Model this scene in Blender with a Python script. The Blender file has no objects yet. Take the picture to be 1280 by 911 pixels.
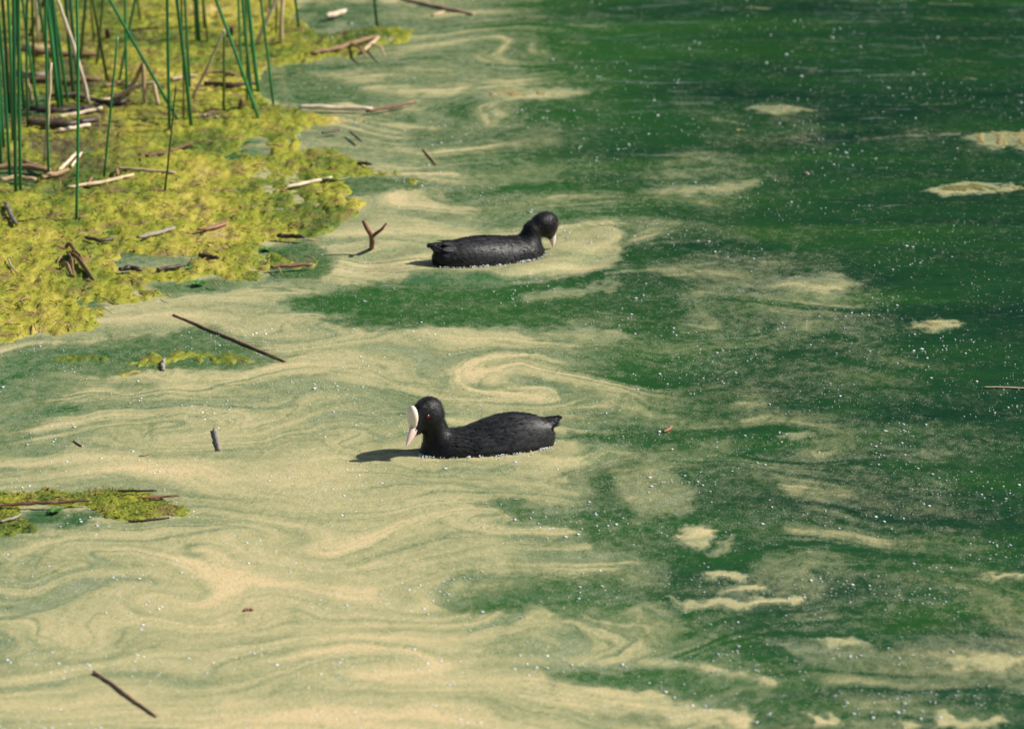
import bpy, bmesh, math, random
import numpy as np
from mathutils import Vector, Matrix

R = math.radians
random.seed(7)
RNG = np.random.default_rng(7)
S = bpy.context.scene
COL = S.collection

# ------------------------------------------------------------------ camera
PITCH, FPX, CAMH = R(15.0), 6900.0, 3.06      # long lens looking down at the pond
cam_d = bpy.data.cameras.new('camera')
cam_d.sensor_width = 36.0
cam_d.lens = 36.0 * FPX / 1280.0
cam_d.clip_start, cam_d.clip_end = 0.1, 2000
cam_d.dof.use_dof = True
cam_d.dof.focus_distance = 11.5
cam_d.dof.aperture_fstop = 6.3
cam = bpy.data.objects.new('camera', cam_d)
cam.location = (0, 0, CAMH)
cam.rotation_euler = (R(90) - PITCH, 0, 0)
COL.objects.link(cam)
S.camera = cam

# ------------------------------------------------------------------ sky and sun
SUN_EL, SUN_AZ = R(42), R(3)                 # azimuth from +X towards +Y
w = bpy.data.worlds.new('World'); S.world = w; w.use_nodes = True
nt = w.node_tree
sky = nt.nodes.new('ShaderNodeTexSky'); sky.sky_type = 'NISHITA'; sky.sun_disc = False
sky.sun_elevation = SUN_EL; sky.sun_rotation = R(90) - SUN_AZ
bg = nt.nodes['Background']; bg.inputs['Strength'].default_value = 0.07
nt.links.new(sky.outputs[0], bg.inputs['Color'])
sd = bpy.data.lights.new('sun', 'SUN'); sd.energy = 4.8; sd.angle = R(0.53); sd.color = (1, .95, .86)
sun = bpy.data.objects.new('sun', sd); COL.objects.link(sun)
sun.rotation_euler = Vector((-math.cos(SUN_EL)*math.cos(SUN_AZ), -math.cos(SUN_EL)*math.sin(SUN_AZ), -math.sin(SUN_EL))).to_track_quat('-Z', 'Y').to_euler()
S.view_settings.view_transform = 'Standard'
S.view_settings.look = 'None'
S.view_settings.exposure = 0.42
S.view_settings.gamma = 1.0

# ------------------------------------------------------------------ image pixel coordinates <-> pond metres
CP, SP = math.cos(PITCH), math.sin(PITCH)
def ray(px, py):
    u = (px - 640.0)/FPX; v = (455.5 - py)/FPX
    return u, CP + v*SP, -SP + v*CP
def G(px, py, z=0.0):                         # image pixel cast onto the level plane at height z
    dx, dy, dz = ray(px, py); t = (z - CAMH)/dz
    return Vector((dx*t, dy*t, z))
def V(px, py, Y):                             # image pixel cast onto the upright plane at distance Y
    dx, dy, dz = ray(px, py); t = Y/dy
    return Vector((dx*t, Y, CAMH + dz*t))
def image_px(X, Y):  # pond metres back to image pixels
    zc = Y*CP + CAMH*SP
    return 640.0 + FPX*X/zc, 455.5 - FPX*(Y*SP - CAMH*CP)/zc

# ------------------------------------------------------------------ noise
_perm = np.concatenate([RNG.permutation(512)]*2)
_ang = RNG.random(512)*2*np.pi
_gx, _gy = np.cos(_ang), np.sin(_ang)
def perlin(x, y):
    xi = np.floor(x).astype(int); yi = np.floor(y).astype(int)
    xf, yf = x - xi, y - yi
    u = xf*xf*xf*(xf*(xf*6-15)+10); v = yf*yf*yf*(yf*(yf*6-15)+10)
    def g(i, j, a, b):
        h = _perm[(_perm[(xi+i) & 511] + yi + j) & 511]
        return _gx[h]*a + _gy[h]*b
    n0 = g(0,0,xf,yf)*(1-u) + g(1,0,xf-1,yf)*u
    n1 = g(0,1,xf,yf-1)*(1-u) + g(1,1,xf-1,yf-1)*u
    return (n0*(1-v) + n1*v)*1.5
def fbm(x, y, o=4, gain=.5):
    s = 0; a = 1
    for k in range(o):
        s = s + a*perlin(x*2**k + 17.3*k, y*2**k - 9.1*k); a *= gain
    return s
def sstep(a, b, x):
    t = np.clip((x-a)/(b-a), 0, 1); return t*t*(3-2*t)

# ------------------------------------------------------------------ helpers
def tag(o, label=None, cat=None, group=None, kind=None):
    if label: o['label'] = label
    if cat: o['category'] = cat
    if group: o['group'] = group
    if kind: o['kind'] = kind
    return o
def mesh_np(name, co, faces, mat, parent=None, smooth=True, attrs=None):
    """co (n,3); faces (m,k) all the same k"""
    co = np.asarray(co, dtype=np.float32); faces = np.asarray(faces, dtype=np.int32)
    me = bpy.data.meshes.new(name)
    n, (m, k) = len(co), faces.shape
    me.vertices.add(n); me.vertices.foreach_set('co', co.ravel())
    me.loops.add(m*k); me.loops.foreach_set('vertex_index', faces.ravel())
    me.polygons.add(m)
    me.polygons.foreach_set('loop_start', np.arange(0, m*k, k, dtype=np.int32))
    me.polygons.foreach_set('use_smooth', np.full(m, smooth))
    for an, av in (attrs or {}).items():
        a = me.attributes.new(an, 'FLOAT', 'POINT'); a.data.foreach_set('value', np.asarray(av, dtype=np.float32))
    me.update(calc_edges=True); me.validate()
    me.materials.append(mat)
    o = bpy.data.objects.new(name, me); COL.objects.link(o)
    if parent: o.parent = parent
    return o
class Nodes:
    def __init__(s, name):
        s.m = bpy.data.materials.new(name); s.m.use_nodes = True
        s.t = s.m.node_tree; s.b = s.t.nodes['Principled BSDF']; s.out = s.t.nodes['Material Output']
    def n(s, kind, **kw):
        nd = s.t.nodes.new('ShaderNode'+kind)
        for k, v in kw.items(): setattr(nd, k, v)
        return nd
    def l(s, a, b): s.t.links.new(a, b)
    def val(s, sock, v):
        if hasattr(v, 'is_linked') or isinstance(v, bpy.types.NodeSocket): s.l(v, sock)
        else: sock.default_value = v
    def math(s, op, a, b=0.0, clamp=False):
        nd = s.n('Math', operation=op, use_clamp=clamp); s.val(nd.inputs[0], a); s.val(nd.inputs[1], b); return nd.outputs[0]
    def noise(s, scale, detail=3, rough=.55, vec=None, stretch=None, dist=0.0):
        nd = s.n('TexNoise'); nd.inputs['Scale'].default_value = scale; nd.inputs['Detail'].default_value = detail
        nd.inputs['Roughness'].default_value = rough; nd.inputs['Distortion'].default_value = dist
        if vec is None: vec = s.n('NewGeometry').outputs['Position']
        if stretch:
            mp = s.n('Mapping'); mp.inputs['Scale'].default_value = stretch; s.l(vec, mp.inputs['Vector']); vec = mp.outputs[0]
        s.l(vec, nd.inputs['Vector']); return nd.outputs['Fac']
    def ramp(s, fac, stops):
        r = s.n('ValToRGB'); e = r.color_ramp.elements
        while len(e) < len(stops): e.new(.5)
        for el, (p, c) in zip(e, stops):
            el.position = p; el.color = (*c, 1) if len(c) == 3 else c
        s.l(fac, r.inputs[0]); return r.outputs[0]
    def smooth(s, x, a, b):
        m = s.n('MapRange', interpolation_type='SMOOTHSTEP'); s.l(x, m.inputs[0])
        m.inputs[1].default_value = a; m.inputs[2].default_value = b; return m.outputs[0]
    def mix(s, f, a, b):
        m = s.n('Mix', data_type='RGBA'); s.val(m.inputs[0], f)
        for sock, v in ((m.inputs[6], a), (m.inputs[7], b)):
            s.val(sock, (*v, 1) if isinstance(v, tuple) else v)
        return m.outputs[2]
    def bump(s, h, strength=.5, dist=.002, normal=None):
        b = s.n('Bump'); b.inputs['Strength'].default_value = strength; b.inputs['Distance'].default_value = dist
        s.l(h, b.inputs['Height'])
        if normal: s.l(normal, b.inputs['Normal'])
        return b.outputs[0]
def simple(name, c0, c1, scale=60, rough=.6, bump=.3, bdist=.001, stretch=None, spec=.4, obj_space=False):
    q = Nodes(name)
    vec = q.n('TexCoord').outputs['Object'] if obj_space else None
    f = q.noise(scale, 4, .6, vec=vec, stretch=stretch)
    rnd = q.n('ObjectInfo').outputs['Random']
    f2 = q.math('ADD', f, q.math('MULTIPLY', q.math('SUBTRACT', rnd, .5), .5))
    q.l(q.ramp(f2, [(.25, c0), (.75, c1)]), q.b.inputs['Base Color'])
    q.b.inputs['Roughness'].default_value = rough
    q.b.inputs['Specular IOR Level'].default_value = spec
    q.l(q.bump(f, bump, bdist), q.b.inputs['Normal'])
    return q.m

# ------------------------------------------------------------------ pollen map laid out in image pixels (0 open water .. 1 thick pollen)
ROWS = """44444444444444432110000000000000
44444444444444432100000000000000
55555555544444442110000000000000
55555555555445332110011011000000
55555555555553332110001111001110
66666666666655332111232100000000
66666666666664333221111000000000
66666666666666666552211111000000
66666666666665566532122221100000
66666666655554443211132233210000
66666666666666554421122222110000
44444555666666665432222111111100
34555666666655555543211211111000
45566666666665665543222122111111
55666666666666666644321222211100
66666666666666655543322222111100
56666667766666665532332222211110
56666677776666676554211222111110
66666777766666544433211222111111
66677777777766556554322112211111
67777776677777766665432223333333
66666667777777766443322211222222
77777788888888877766521111222111""".split()
BASE = np.array([[int(c) for c in r] for r in ROWS])/10.0
BASE[0:8, 0:8] = .2; BASE[8:10, 0:3] = .22; BASE[20, 24:] = .2     # little pollen under the algae mat
# level, edge softness (image px), outline
POLY = [
 (.25,14,[(500,168),(560,160),(640,155),(700,150),(700,190),(640,185),(580,185),(530,180)]),
 (.28,12,[(565,215),(620,205),(700,205),(700,230),(640,225),(590,224)]),
 (.28,12,[(575,247),(620,238),(680,245),(700,265),(640,280),(600,270)]),
 (.35,14,[(490,100),(560,92),(600,98),(560,108)]),
 (.60,8,[(590,115),(640,110),(720,112),(738,117),(700,124),(610,123)]),
 (.12,9,[(350,378),(420,362),(470,352),(530,340),(600,345),(640,350),(700,350),(760,345),(800,350),(860,345),(880,360),(830,385),(780,395),(700,405),(640,411),(560,412),(500,410),(440,410),(400,400),(440,393),(400,388),(360,386)]),
 (.45,6,[(650,370),(700,360),(780,352),(770,362),(700,375),(660,376)]),
 (.50,5,[(655,415),(700,410),(770,414),(790,422),(760,428),(690,424)]),
 (.66,6,[(480,415),(560,412),(640,413),(650,420),(560,424),(490,424)]),
 (.55,8,[(520,335),(600,340),(640,341),(700,345),(760,338),(783,322),(772,300),(745,287),(700,280),(640,290),(560,320)]),
 (.74,8,[(640,336),(690,318),(740,330),(768,318),(772,328),(740,340),(660,343)]),
 (.22,7,[(10,445),(60,432),(130,428),(200,425),(230,412),(260,412),(300,428),(352,452),(300,456),(200,466),(120,468),(40,466),(0,470),(0,450)]),
 (.18,7,[(322,306),(380,300),(412,312),(418,335),(395,350),(330,352),(350,335)]),
 (.22,7,[(425,220),(500,223),(545,231),(520,240),(460,246),(440,252),(430,262),(415,250)]),
 (.25,8,[(190,352),(260,346),(305,352),(270,370),(200,372)]),
 (.22,10,[(325,92),(370,84),(430,100),(470,118),(420,128),(360,132),(325,118)]),
 (.18,7,[(-60,120),(70,112),(120,120),(60,150),(-60,155)]),(.18,7,[(-60,205),(70,208),(50,230),(-60,232)]),
 (.15,4,[(20,642),(60,634),(112,638),(140,646),(90,654),(30,652)]),
 (.22,8,[(385,4),(470,2),(490,14),(440,30),(392,32)]),
 (.32,22,[(-20,480),(40,472),(90,474),(60,500),(20,545),(-20,560)]),
 (.15,7,[(690,546),(730,541),(800,538),(860,530),(900,545),(860,560),(800,556),(740,554),(690,553)]),
 (.22,7,[(600,628),(640,622),(690,640),(740,650),(720,652),(660,642)]),
 (.15,9,[(740,595),(770,580),(800,570),(830,600),(860,600),(900,590),(960,600),(1000,640),(960,690),(840,690),(790,690),(740,680),(720,650),(745,640),(735,615)]),
 (.42,9,[(765,590),(810,578),(850,600),(870,620),(860,640),(800,650),(775,620)]),
 (.18,8,[(545,752),(590,742),(660,735),(740,722),(800,728),(830,745),(780,760),(760,770),(640,766),(580,762)]),
 (.72,4,[(838,672),(850,665),(880,663),(898,670),(880,682),(850,680)]),
 (.55,4,[(880,690),(900,682),(922,678),(905,692)]),
 (.82,3,[(885,717),(910,711),(940,716),(920,722),(895,722)]),
 (.70,3,[(900,738),(930,728),(965,730),(950,738),(920,741)]),
 (.80,3,[(840,750),(870,752),(930,748),(1000,744),(1008,750),(960,755),(900,760),(860,758)]),
 (.34,7,[(960,805),(1020,803),(1090,808),(1160,818),(1280,825),(1280,845),(1200,845),(1100,835),(1000,825)]),
 (.72,3,[(1015,800),(1040,797),(1065,799),(1095,804),(1070,808),(1040,805)]),(.5,4,[(1205,172),(1240,163),(1290,163),(1290,184),(1240,186)]),
 (.62,4,[(1180,825),(1220,822),(1280,824),(1280,833),(1230,836),(1190,832)]),
 (.75,3,[(1005,895),(1035,892),(1045,899),(1015,904)]),
 (.75,3,[(1120,900),(1135,890),(1147,895),(1140,908)]),
 (.75,3,[(1165,900),(1180,886),(1215,892),(1255,890),(1255,902),(1200,908)]),
 (.18,9,[(690,850),(720,838),(800,836),(880,842),(900,860),(860,866),(780,864)]),
 (.80,5,[(700,868),(800,866),(865,875),(935,893),(930,905),(860,898),(780,885)]),
 (.42,7,[(740,892),(800,888),(850,898),(960,911),(820,911)]),
 (.62,3,[(1145,237),(1200,228),(1280,232),(1280,238),(1200,242)]),
 (.45,6,[(800,238),(860,232),(950,226),(940,238),(860,243)]),
 (.48,5,[(935,136),(955,131),(985,131),(1012,136),(1020,140),(985,143),(955,140)]),
 (.48,10,[(985,348),(1040,345),(1080,355),(1040,372),(990,365)]),
 (.65,3,[(1010,362),(1040,360),(1060,363),(1030,367)]),
 (.58,4,[(1128,404),(1145,400),(1168,398),(1190,400),(1204,405),(1185,410),(1160,412),(1140,409)]),
 (.70,3,[(1220,727),(1250,722),(1285,722),(1285,728)]),
 (.55,4,[(970,545),(1000,539),(1020,545),(1000,551)]),
 (.55,3,[(640,470),(690,462),(700,468),(660,474)]),
]
# level, width px, line
STROKE = [
 (.04,6,[(590,346),(700,348),(770,342),(840,337)]),
 (.76,7,[(560,824),(700,825),(820,828),(900,837),(965,852)]),
 (.42,9,[(182,545),(186,528),(215,506),(300,488),(390,470),(480,462)]),
 (.43,8,[(480,480),(560,483),(620,481),(660,492),(760,500),(820,520)]),
 (.42,5,[(425,570),(428,562),(470,552),(510,540)]),
 (.75,5,[(150,795),(220,790),(330,797)]),
 (.74,6,[(330,705),(430,712),(540,705)]),
 (.76,6,[(330,785),(450,795),(600,812)]),
 (.72,7,[(0,850),(80,848),(180,868)]),
 (.30,4,[(840,305),(900,300),(930,296)]),
 (.45,4,[(760,345),(830,338),(900,330)]),
 (.38,4,[(870,152),(900,150),(930,156)]),
 (.40,4,[(1070,176),(1130,172),(1200,168)]),
 (.30,3,[(1000,30),(1100,26)]), (.4,3,[(1160,3),(1240,8)]), (.3,3,[(1150,22),(1230,24)]), (.3,3,[(1150,46),(1260,50)]), (.34,3,[(1170,74),(1240,76)]),
 (.45,3,[(1190,94),(1220,97)]), (.32,3,[(1150,130),(1200,130)]), (.3,4,[(960,85),(1020,86)]), (.40,3,[(705,30),(755,32)]), (.4,3,[(700,53),(735,53)]), (.5,3,[(930,9),(960,11)]),
]
LIST_W = [(l, s, np.array([G(*p).xy for p in q])) for l, s, q in POLY]
STROKE_W = [(l, s, np.array([G(*p).xy for p in q])) for l, s, q in STROKE]
EDDY = [(G(x, y).xy, rd, an) for x, y, rd, an in ((235,540,.16,3.0),(650,488,.17,-3.2),(200,748,.13,2.6),(285,742,.11,-2.6),(480,850,.14,2.8),(440,560,.09,2.2),(740,310,.12,2.6),(820,600,.15,-2.6),(620,640,.12,2.4),(90,700,.13,-2.4),(350,660,.16,2.0),(560,740,.15,-2.2),(760,470,.14,2.6),(900,400,.18,-2.0),(960,560,.2,2.2),(600,140,.22,-2.0),(520,250,.16,2.0),(330,830,.13,-2.6),(720,800,.16,2.2),(1050,760,.22,-2.0),(640,60,.25,2.0),(-60,800,.25,2.2),(1150,420,.25,1.8),(400,430,.15,-2.2))]
FS = .27                                       # depth is counted shorter, as foreshortened in the image
def seg_dist(X, Y, pts, closed):
    d = np.full(X.shape, 1e9); inside = np.zeros(X.shape, bool)
    n = len(pts)
    for i in range(n if closed else n-1):
        ax, ay = pts[i]; bx, by = pts[(i+1) % n]
        ex, ey = bx-ax, (by-ay)*FS
        wx, wy = X-ax, (Y-ay)*FS
        t = np.clip((wx*ex+wy*ey)/(ex*ex+ey*ey+1e-12), 0, 1)
        d = np.minimum(d, (wx-t*ex)**2 + (wy-t*ey)**2)
        if closed:
            c = (ay > Y) != (by > Y)
            xi = (bx-ax)*(Y-ay)/((by-ay)+1e-12)+ax
            inside ^= c & (X < xi)
    d = np.sqrt(d)
    return np.where(inside, -d, d) if closed else d
def over(X, Y, pts, closed, pad):
    lo, hi = pts.min(0), pts.max(0)
    return np.nonzero((X > lo[0]-pad) & (X < hi[0]+pad) & (Y > lo[1]-pad/FS) & (Y < hi[1]+pad/FS))[0]
def pollen(X, Y):
    n1x, n1y = fbm(X*2.2, Y*1.5, 3), fbm(X*2.2+40, Y*1.5+11, 3)
    n2x, n2y = fbm(X*11+5, Y*6, 3), fbm(X*11-60, Y*6+31, 3)
    n4x, n4y = fbm(X*34+3, Y*22, 3, .6), fbm(X*34-21, Y*22+9, 3, .6)
    Xb, Yb = X + .05*n1x + .022*n2x + .009*n4x, Y + .13*n1y + .07*n2y + .022*n4y
    u, v = image_px(Xb, Yb)
    gx = np.clip(u/40-.5, 0, 30.999); gy = np.clip(v/39.6-.5, 0, 21.999)
    ix, iy = gx.astype(int), gy.astype(int); fx, fy = gx-ix, gy-iy
    fx, fy = fx*fx*(3-2*fx), fy*fy*(3-2*fy)
    d = (BASE[iy,ix]*(1-fx)+BASE[iy,ix+1]*fx)*(1-fy) + (BASE[iy+1,ix]*(1-fx)+BASE[iy+1,ix+1]*fx)*fy
    # drifting, curling bands of thicker and thinner pollen
    n3x, n3y = fbm(X*1.1+7, Y*.9+2, 2), fbm(X*1.1-13, Y*.9+20, 2)
    qx, qy = X + .02*n2x, Y + .20*n3y + .07*n1y + .012*n2y
    for (cx, cy), rad, ang in EDDY:
        dx, dy = qx-cx, qy-cy; rr = (dx*dx+dy*dy)/(rad*rad)
        k = np.nonzero(rr < 6)[0]; an = ang*np.exp(-rr[k]); c_, s_ = np.cos(an), np.sin(an)
        qx[k], qy[k] = cx + dx[k]*c_ - dy[k]*s_, cy + dx[k]*s_ + dy[k]*c_
    band = fbm(qx*1.5, qy*6.0, 4, .55)                    # broad bands
    fine = fbm(qx*2.6+40, qy*19+7, 3, .6)                 # narrow streaks
    u0, v0 = image_px(X, Y)
    d = d + .03*sstep(430, 620, v0)*sstep(820, 960, u0) + .015*sstep(640, 760, u0)*sstep(60, 220, v0)
    wgt = sstep(.03, .35, d); mid = sstep(.05, .25, d)*sstep(.62, .42, d)
    d = d + .12*band*(.4+.6*wgt) + mid*(.13*fine + .13*band)
    act = sstep(-.25, .35, perlin(X*1.9+60, Y*1.1+4))
    line = sstep(.10, .0, np.abs(perlin(qx*1.8+9, qy*7.5+3)))*act
    line2 = sstep(.14, .0, np.abs(perlin(qx*3+71, qy*17+13)))*sstep(-.1, .4, perlin(X*2.4-9, Y*1.6+44))
    fil = line + .6*line2
    d = d - .20*fil*sstep(.3, .5, d)
    pk = perlin(qx*1.9+77, qy*9+5)
    d = d + .14*sstep(.2, .6, pk)*sstep(.46, .6, d)
    sw = band
    Xw, Yw = X + .010*n1x + .011*n2x + .006*n4x, Y + .03*n1y + .035*n2y + .020*n4y
    sc = 1.7e-3
    for lists, closed in ((LIST_W, True), (STROKE_W, False)):
        for lev, soft, pts in lists:
            if not closed: Xw, Yw = X + .010*n1x + .003*n2x, Y + .03*n1y + .010*n2y
            i = over(Xw, Yw, pts, closed, soft*sc*2)
            if not len(i): continue
            sdist = seg_dist(Xw[i], Yw[i], pts, closed)
            if closed: k = sstep(soft*sc, -soft*sc, sdist)
            else: k = sstep(soft*sc*1.0, 0, sdist)*(.75 if lev < .5 else .9)*(.35+.65*sstep(-.5, .3, n2x[i]))
            tgt = lev + .07*sw[i]
            d[i] = d[i]*(1-k) + tgt*k
    tone = .5 + .34*band + .26*fine - .46*fil + .10*n4x
    return np.clip(d, 0, 1), np.clip(tone, 0, 1)
# coots: position, heading (direction the bill points)
C1 = G(614, 561); H1 = R(180+17)
C2 = G(607, 325); H2 = R(27)
def waves(X, Y):
    z = .0016*perlin(X*2.2+3, Y*5.2) + .0009*perlin(X*6, Y*13+4)
    for c, hd, amp in ((C1, H1, .0025), (C2, H2, .006)):
        dx, dy = X-c.x, Y-c.y
        a = dx*math.cos(hd)+dy*math.sin(hd); b = -dx*math.sin(hd)+dy*math.cos(hd)
        r = np.sqrt((a/1.5)**2+b**2)
        z = z + amp*np.cos((r-.13)*42)*np.exp(-((r-.15)/.09)**2)
    return z

# ------------------------------------------------------------------ water
def water_material():
    q = Nodes('pond_water')
    pol = q.n('Attribute', attribute_name='pollen').outputs['Fac']
    g1 = q.noise(300, 4, .75, stretch=(1, .5, 1))
    g2 = q.noise(48, 5, .65, stretch=(1, .55, 1), dist=.6)
    g3 = q.noise(330, 3, .7, stretch=(1, .45, 1))
    g4 = q.noise(11, 5, .6, stretch=(1, .8, 1), dist=1.2)
    s = q.math('ADD', pol, q.math('MULTIPLY', q.math('SUBTRACT', g1, .5), .75))
    s = q.math('ADD', s, q.math('MULTIPLY', q.math('SUBTRACT', g2, .5), .55))
    s = q.math('ADD', s, q.math('MULTIPLY', q.math('SUBTRACT', g4, .5), .30))
    cov = q.smooth(s, .03, .65)
    # single floating grains
    vo = q.n('TexVoronoi'); vo.inputs['Scale'].default_value = 240
    mp = q.n('Mapping'); mp.inputs['Scale'].default_value = (1, .5, 0); q.l(q.n('NewGeometry').outputs['Position'], mp.inputs['Vector']); q.l(mp.outputs[0], vo.inputs['Vector'])
    sep = q.n('SeparateColor'); q.l(vo.outputs['Color'], sep.inputs[0])
    lim = q.math('ADD', q.math('MULTIPLY', pol, .9), q.math('MULTIPLY', q.math('SUBTRACT', g4, .42), .9))
    on = q.math('LESS_THAN', sep.outputs[0], lim)
    dot = q.math('MULTIPLY', on, q.math('LESS_THAN', vo.outputs['Distance'], q.math('ADD', .10, q.math('MULTIPLY', sep.outputs[1], .30))))
    cov = q.math('MAXIMUM', cov, q.math('MULTIPLY', dot, .6))
    cov = q.math('MULTIPLY', cov, .96)
    tone = q.n('Attribute', attribute_name='tone').outputs['Fac']
    g5 = q.noise(120, 4, .7, stretch=(1, .55, 1), dist=.8)
    thick = q.math('ADD', pol, q.math('MULTIPLY', q.math('SUBTRACT', tone, .5), .52))
    thick = q.math('ADD', thick, q.math('MULTIPLY', q.math('SUBTRACT', g2, .5), .22))
    film_c = q.ramp(thick, [(.0, (.37,.38,.25)), (.36, (.215,.235,.112)), (.58, (.335,.310,.148)), (.78, (.435,.375,.188)), (1.0, (.60,.455,.24))])
    film_c = q.mix(q.math('MULTIPLY', q.smooth(g5, .52, .68), .50), film_c, (.19,.235,.11))
    film_c = q.mix(q.math('MULTIPLY', q.smooth(g5, .46, .32), .45), film_c, (.56,.50,.29))
    film_c = q.mix(q.math('MULTIPLY', q.smooth(g3, .5, .72), .62), film_c, (.14,.19,.075))
    film_c = q.mix(q.math('MULTIPLY', q.smooth(g3, .48, .28), .55), film_c, (.62,.58,.38))
    # murky green of suspended algae, with tree-reflection bands painted into the colour
    refl_bands = q.noise(1.0, 4, .6, stretch=(.9, 2.6, 1), dist=.5)
    wc = q.ramp(refl_bands, [(.34, (.007,.034,.020)), (.52, (.013,.057,.022)), (.70, (.022,.086,.017))])
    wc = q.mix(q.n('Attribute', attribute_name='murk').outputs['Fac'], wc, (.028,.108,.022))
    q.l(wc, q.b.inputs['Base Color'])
    q.b.inputs['Roughness'].default_value = .07
    q.b.inputs['IOR'].default_value = 1.333
    r1 = q.noise(9, 3, .5, stretch=(1, 2.2, 1)); r2 = q.noise(45, 2, .5, stretch=(1, 1.6, 1))
    q.l(q.bump(r2, .4, .0010, q.bump(r1, .33, .010)), q.b.inputs['Normal'])
    f = q.n('BsdfPrincipled'); q.l(film_c, f.inputs['Base Color'])
    f.inputs['Roughness'].default_value = .75; f.inputs['Specular IOR Level'].default_value = .25
    q.l(q.bump(g1, .45, .0015), f.inputs['Normal'])
    mx = q.n('MixShader'); q.l(cov, mx.inputs[0]); q.l(q.b.outputs[0], mx.inputs[1]); q.l(f.outputs[0], mx.inputs[2])
    q.l(mx.outputs[0], q.out.inputs['Surface'])
    return q.m
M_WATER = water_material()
def axis(*parts):
    return np.unique(np.concatenate(parts))
xs = axis(np.linspace(-70, -3, 14), np.linspace(-3, -1.62, 40), np.arange(-1.62, 1.62, .0046), np.linspace(1.62, 3, 40), np.linspace(3, 70, 14))
ys = axis(np.linspace(-12, 6, 8), np.linspace(6, 8.8, 40), np.arange(8.8, 15.8, .0082), np.linspace(15.8, 19, 60), np.linspace(19, 36, 20))
NX, NY = len(xs), len(ys)
GX, GY = np.meshgrid(xs, ys); GXf, GYf = GX.ravel(), GY.ravel()
POL, TONE = pollen(GXf, GYf)
MURK = .75*sstep(.75, -.15, GXf+.25*perlin(GXf*2, GYf*1.5))           # suspended algae thicken towards the rushes
near = np.exp(-np.maximum(0, np.abs(GXf)-3)**2)*np.exp(-np.maximum(0, 8-GYf)**2)*np.exp(-(np.maximum(0, GYf-19)/3)**2)
GZ = waves(GXf, GYf)*near
idx = np.arange(NX*NY).reshape(NY, NX)
quads = np.stack([idx[:-1,:-1], idx[:-1,1:], idx[1:,1:], idx[1:,:-1]], -1).reshape(-1, 4)
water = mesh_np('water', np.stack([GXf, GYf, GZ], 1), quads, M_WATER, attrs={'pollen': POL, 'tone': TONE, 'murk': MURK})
tag(water, 'murky green pond water', 'water', kind='structure')
qm = POL[quads].mean(1)
qc = np.stack([GXf[quads].mean(1), GYf[quads].mean(1)], 1)
sel = quads[(qm > .42) & (np.abs(qc[:,0]) < 2.9) & (qc[:,1] > 6.2) & (qc[:,1] < 18.5)]
used, inv = np.unique(sel, return_inverse=True)
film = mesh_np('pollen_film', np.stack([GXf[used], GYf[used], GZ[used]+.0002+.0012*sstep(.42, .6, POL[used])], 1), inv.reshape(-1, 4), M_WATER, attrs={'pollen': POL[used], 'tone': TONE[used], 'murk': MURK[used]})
tag(film, 'khaki and tan pollen film swirling over the pond surface', 'pollen film', kind='stuff')

# ------------------------------------------------------------------ far bank with trees (mirrored in the open water)
M_EARTH = simple('bank_grass', (.05,.09,.02), (.10,.13,.04), 3, .9, .4, .05)
bx = np.linspace(-200, 200, 41); by = np.array([34.5, 35.5, 37, 40, 60, 120, 400])
bz = np.array([-.4, .1, .4, .7, 1.2, 1.6, 2.0])
BX, BY = np.meshgrid(bx, by); BZ = np.repeat(bz[:,None], len(bx), 1) + .2*perlin(BX*.2, BY*.2)
bi = np.arange(BX.size).reshape(BX.shape)
bank = mesh_np('far_bank', np.stack([BX.ravel(), BY.ravel(), BZ.ravel()], 1), np.stack([bi[:-1,:-1], bi[:-1,1:], bi[1:,1:], bi[1:,:-1]], -1).reshape(-1,4), M_EARTH)
tag(bank, 'grassy far bank of the pond', 'bank', kind='structure')
M_BARK = simple('bark', (.06,.045,.03), (.13,.10,.07), 8, .9, .6, .02)
q = Nodes('tree_leaf')
q.l(q.ramp(q.noise(1.1, 3, .6), [(.3, (.03,.10,.014)), (.55, (.06,.18,.02)), (.75, (.11,.24,.03))]), q.b.inputs['Base Color'])
q.b.inputs['Roughness'].default_value = .5; M_LEAF = q.m
def tube(pts, rad, sides=8, cap=True, flat=1.0, jit=0.0, rng=None):
    """tapered tube along points -> co, quads (ends closed with a pinched ring)"""
    pts = [Vector(p) for p in pts]; n = len(pts); co = []; up = Vector((0, 1, .02)).normalized()
    P = list(pts); Rr = list(rad)
    if cap:
        P = [pts[0]] + P + [pts[-1]]; Rr = [rad[0]*.05] + Rr + [rad[-1]*.05]
    for i, p in enumerate(P):
        a = pts[max(0, min(n-1, i-(2 if cap else 1)))]; b = pts[max(0, min(n-1, i+(0 if cap else 1)))]
        t = (b-a)
        if t.length < 1e-9: t = pts[-1]-pts[0]
        t.normalize()
        s = t.cross(up)
        if s.length < 1e-3: s = t.cross(Vector((1,0,0)))
        s.normalize(); m = s.cross(t)
        for k in range(sides):
            an = 2*math.pi*k/sides; r = Rr[i]*(1 + (rng.uniform(-jit, jit) if rng else 0))
            co.append(p + s*math.cos(an)*r + m*math.sin(an)*r*flat)
    f = []
    for i in range(len(P)-1):
        for k in range(sides):
            k2 = (k+1) % sides
            f.append((i*sides+k, i*sides+k2, (i+1)*sides+k2, (i+1)*sides+k))
    return co, f
def merge(parts):
    co, f, o = [], [], 0
    for c, q_ in parts:
        co += list(c); f += [tuple(i+o for i in x) for x in q_]; o += len(c)
    return co, f
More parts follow.
